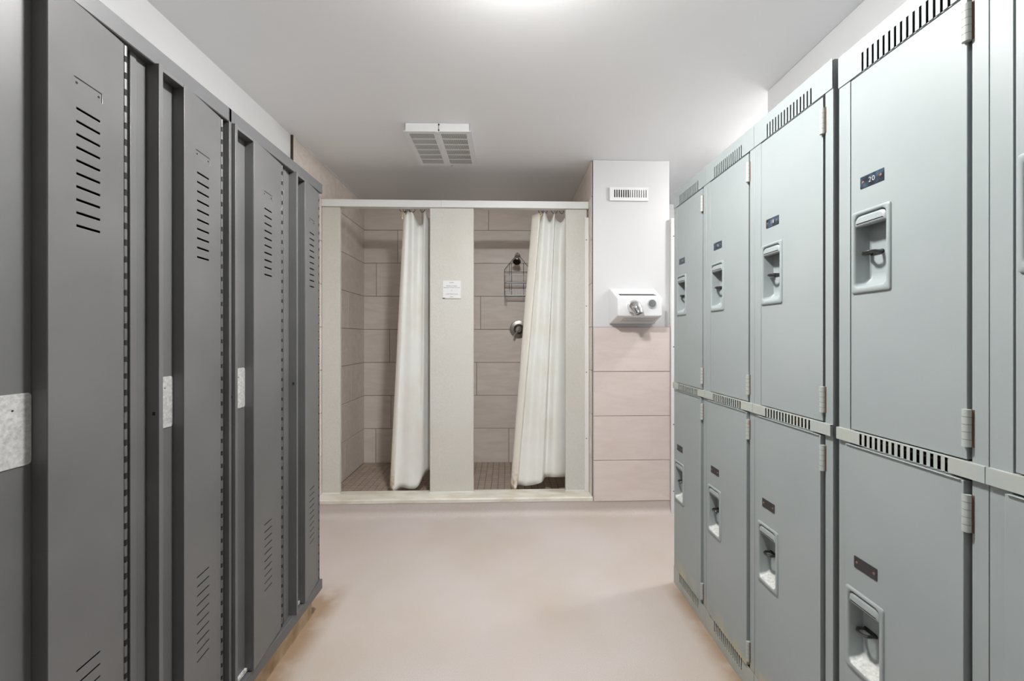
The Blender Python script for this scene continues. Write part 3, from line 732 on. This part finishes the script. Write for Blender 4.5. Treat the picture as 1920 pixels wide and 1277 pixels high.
def green_locker(yn, yf, top, num, label, low_num=''):
    root = empty('two_door_locker', (1.06, (yn + yf) / 2, 0)); tag(root, label, 'locker', 'green two-door lockers')
    xb = XR - .008
    mb = MB()
    mb.box(RX + .003, xb, yn + .0003, yn + .0018, 0, top - .002); mb.box(RX + .003, xb, yf - .0018, yf - .0003, 0, top - .002)
    mb.box(xb - .0015, xb, yn, yf, 0, top - .002); mb.box(RX + .003, xb, yn, yf, top - .004, top - .0022)
    mb.box(RX + .012, xb, yn + .002, yf - .002, .984, .989, 1); mb.box(RX + .003, xb, yn + .002, yf - .002, .030, .033)
    for a, b in ((yf - .0325, yf - .0003), (yn + .0006, yn + .0255)):
        mb.box(RX, RX + .016, a, b, .0, top - .004)
    mb.build('cabinet_body', [M_GREEN, M_INSIDE], root, bevel=.0010)
    W = yf - yn - .0008; Uv, Vv, Nv = (0, -1, 0), (0, 0, 1), (-1, 0, 0)
    zt_ = top - .077
    mb = MB(); mb.plate((RX - .0022, yf - .0004, zt_), Uv, Vv, Nv, W, .077, slots(yf, yn, zt_, zt_ + .044, zt_), .0005)
    mb.box(RX - .0005, RX + .012, yn + .030, yf - .03, zt_ - .0012, zt_, 0)
    mb.build('top_vent_strip', M_GREEN, root)
    mb = MB(); mb.plate((RX - .0075, yf - .0004, .9725), Uv, Vv, Nv, W, .0285, slots(yf, yn, .9732, .9998, .9725, .0062), .0006)
    mb.box(RX - .0070, RX + .010, yn + .0006, yf - .0006, 1.0010, 1.0018)
    mb.box(RX - .0060, RX + .002, yn + .0006, yn + .06, .974, .999); mb.box(RX - .0060, RX + .002, yf - .055, yf - .0006, .974, .999)
    mb.build('middle_vent_strip', M_BAND, root)
    mb = MB(); mb.plate((RX - .0022, yf - .0004, 0), Uv, Vv, Nv, W, .086, slots(yf, yn, .040, .086, 0), .0005); mb.build('base_vent_strip', M_BAND, root)
    # upper door
    def door(name, ya, yb, z0, z1, X, hz, pz, num_, hinges):
        mb = MB(); hy = yf - .0325 - .0045 if X > .836 else yf - .0285 - .0025
        hy = ya - .0035
        holes = [(ya - hy + .004, ya - hy + .095, hz - z0 + .004, hz - z0 + .191)]
        mb.plate((X, ya, z0), Uv, Vv, Nv, ya - yb, z1 - z0, holes, .0016)
        i = 0 if X > .836 else .010
        mb.box(X + .0016, X + .017, yb + .0005, yb + .002, z0, z1); mb.box(X + .0016, X + .017, ya - i - .002, ya - i - .0005, z0, z1)
        mb.box(X + .0016, X + .017, yb + .002, ya - i - .002, z1 - .0016, z1); mb.box(X + .0016, X + .017, yb + .002, ya - i - .002, z0, z0 + .0016)
        if i: mb.box(X - .0035, X + .016, yb + .004, ya - .004, z1 + .0001, z1 + .0014)
        d = mb.build(name, M_GREEN, root, bevel=.0012)
        recess_handle(hy, hz, d, X); number_plate(ya - .056, pz, X - .0001, num_, d)
        for q in hinges: hinge(yb - .0022, q, d)
    door('upper_door', yf - .0365, yn + .0325, 1.0045, zt_ - .0045, RX - .001, 1.3315, 1.5915, num, (1.029, 1.765))
    door('lower_door', yf - .0275, yn + .0325, .0895, .9665, RX - .008, .4315, .6925, low_num, (.1065, .8747))
    return root
T1, T2 = 1.9465, 1.932
green_locker(1.6645, 1.9870, T1, '14', 'green two-door locker at the far end of the row, beside the white post')
green_locker(1.3390, 1.6640, T1, '16', 'green two-door locker numbered 16, between the far end locker and number 18')
green_locker(1.0137, 1.3385, T1, '18', 'green two-door locker numbered 18, last before the dark gap in the row')
green_locker(.6825, .9960, T2, '20', 'large green two-door locker numbered 20, just nearer than the dark gap')
green_locker(.3600, .6820, T2, '', 'green two-door locker cut off by the right edge of the picture, next to number 20')

# ------------------------------------------------------------------ ceiling lamps (the aisle lamp hangs just above the picture, the others added fill)
def lamp(x, y, s_, side, label, r=.085):
    """drum lamp on the ceiling: bright opal disc below, dimmer frosted side"""
    o = empty('ceiling_lamp', (x, y, CEIL - .001)); tag(o, label, 'ceiling lamp', 'round ceiling lamps')
    mb = MB(); mb.lathe((x, y, CEIL - .001), (0, 0, -1), [(0, r + .01), (.018, r + .01), (.018, r)], 36); mb.build('lamp_base', M_WPLAST, o)
    mb = MB(); mb.lathe((x, y, CEIL - .0195), (0, 0, -1), [(0, r), (.060, r)], 36, cap=False); mb.build('frosted_side', emis('lamp_side_glow_%d' % int(s_), (1.0, .995, .985, 1), side), o)
    mb = MB(); mb.lathe((x, y, CEIL - .080), (0, 0, -1), [(0, r), (.006, r * .96), (.012, r * .7), (.014, r * .3)], 36); mb.build('diffuser', emis('lamp_glow_%d' % int(s_), (1.0, .995, .985, 1), s_), o)
lamp(.05, 1.10, LAMP_MAIN, LAMP_MAIN * .16, 'round drum lamp on the ceiling above the aisle')
lamp(.05, -1.3, FILL_REAR, FILL_REAR, 'added round fill lamp on the ceiling behind the viewer')
lamp(1.85, 2.3, FILL_SIDE, FILL_SIDE, 'added round fill lamp on the ceiling of the side room behind the green lockers')
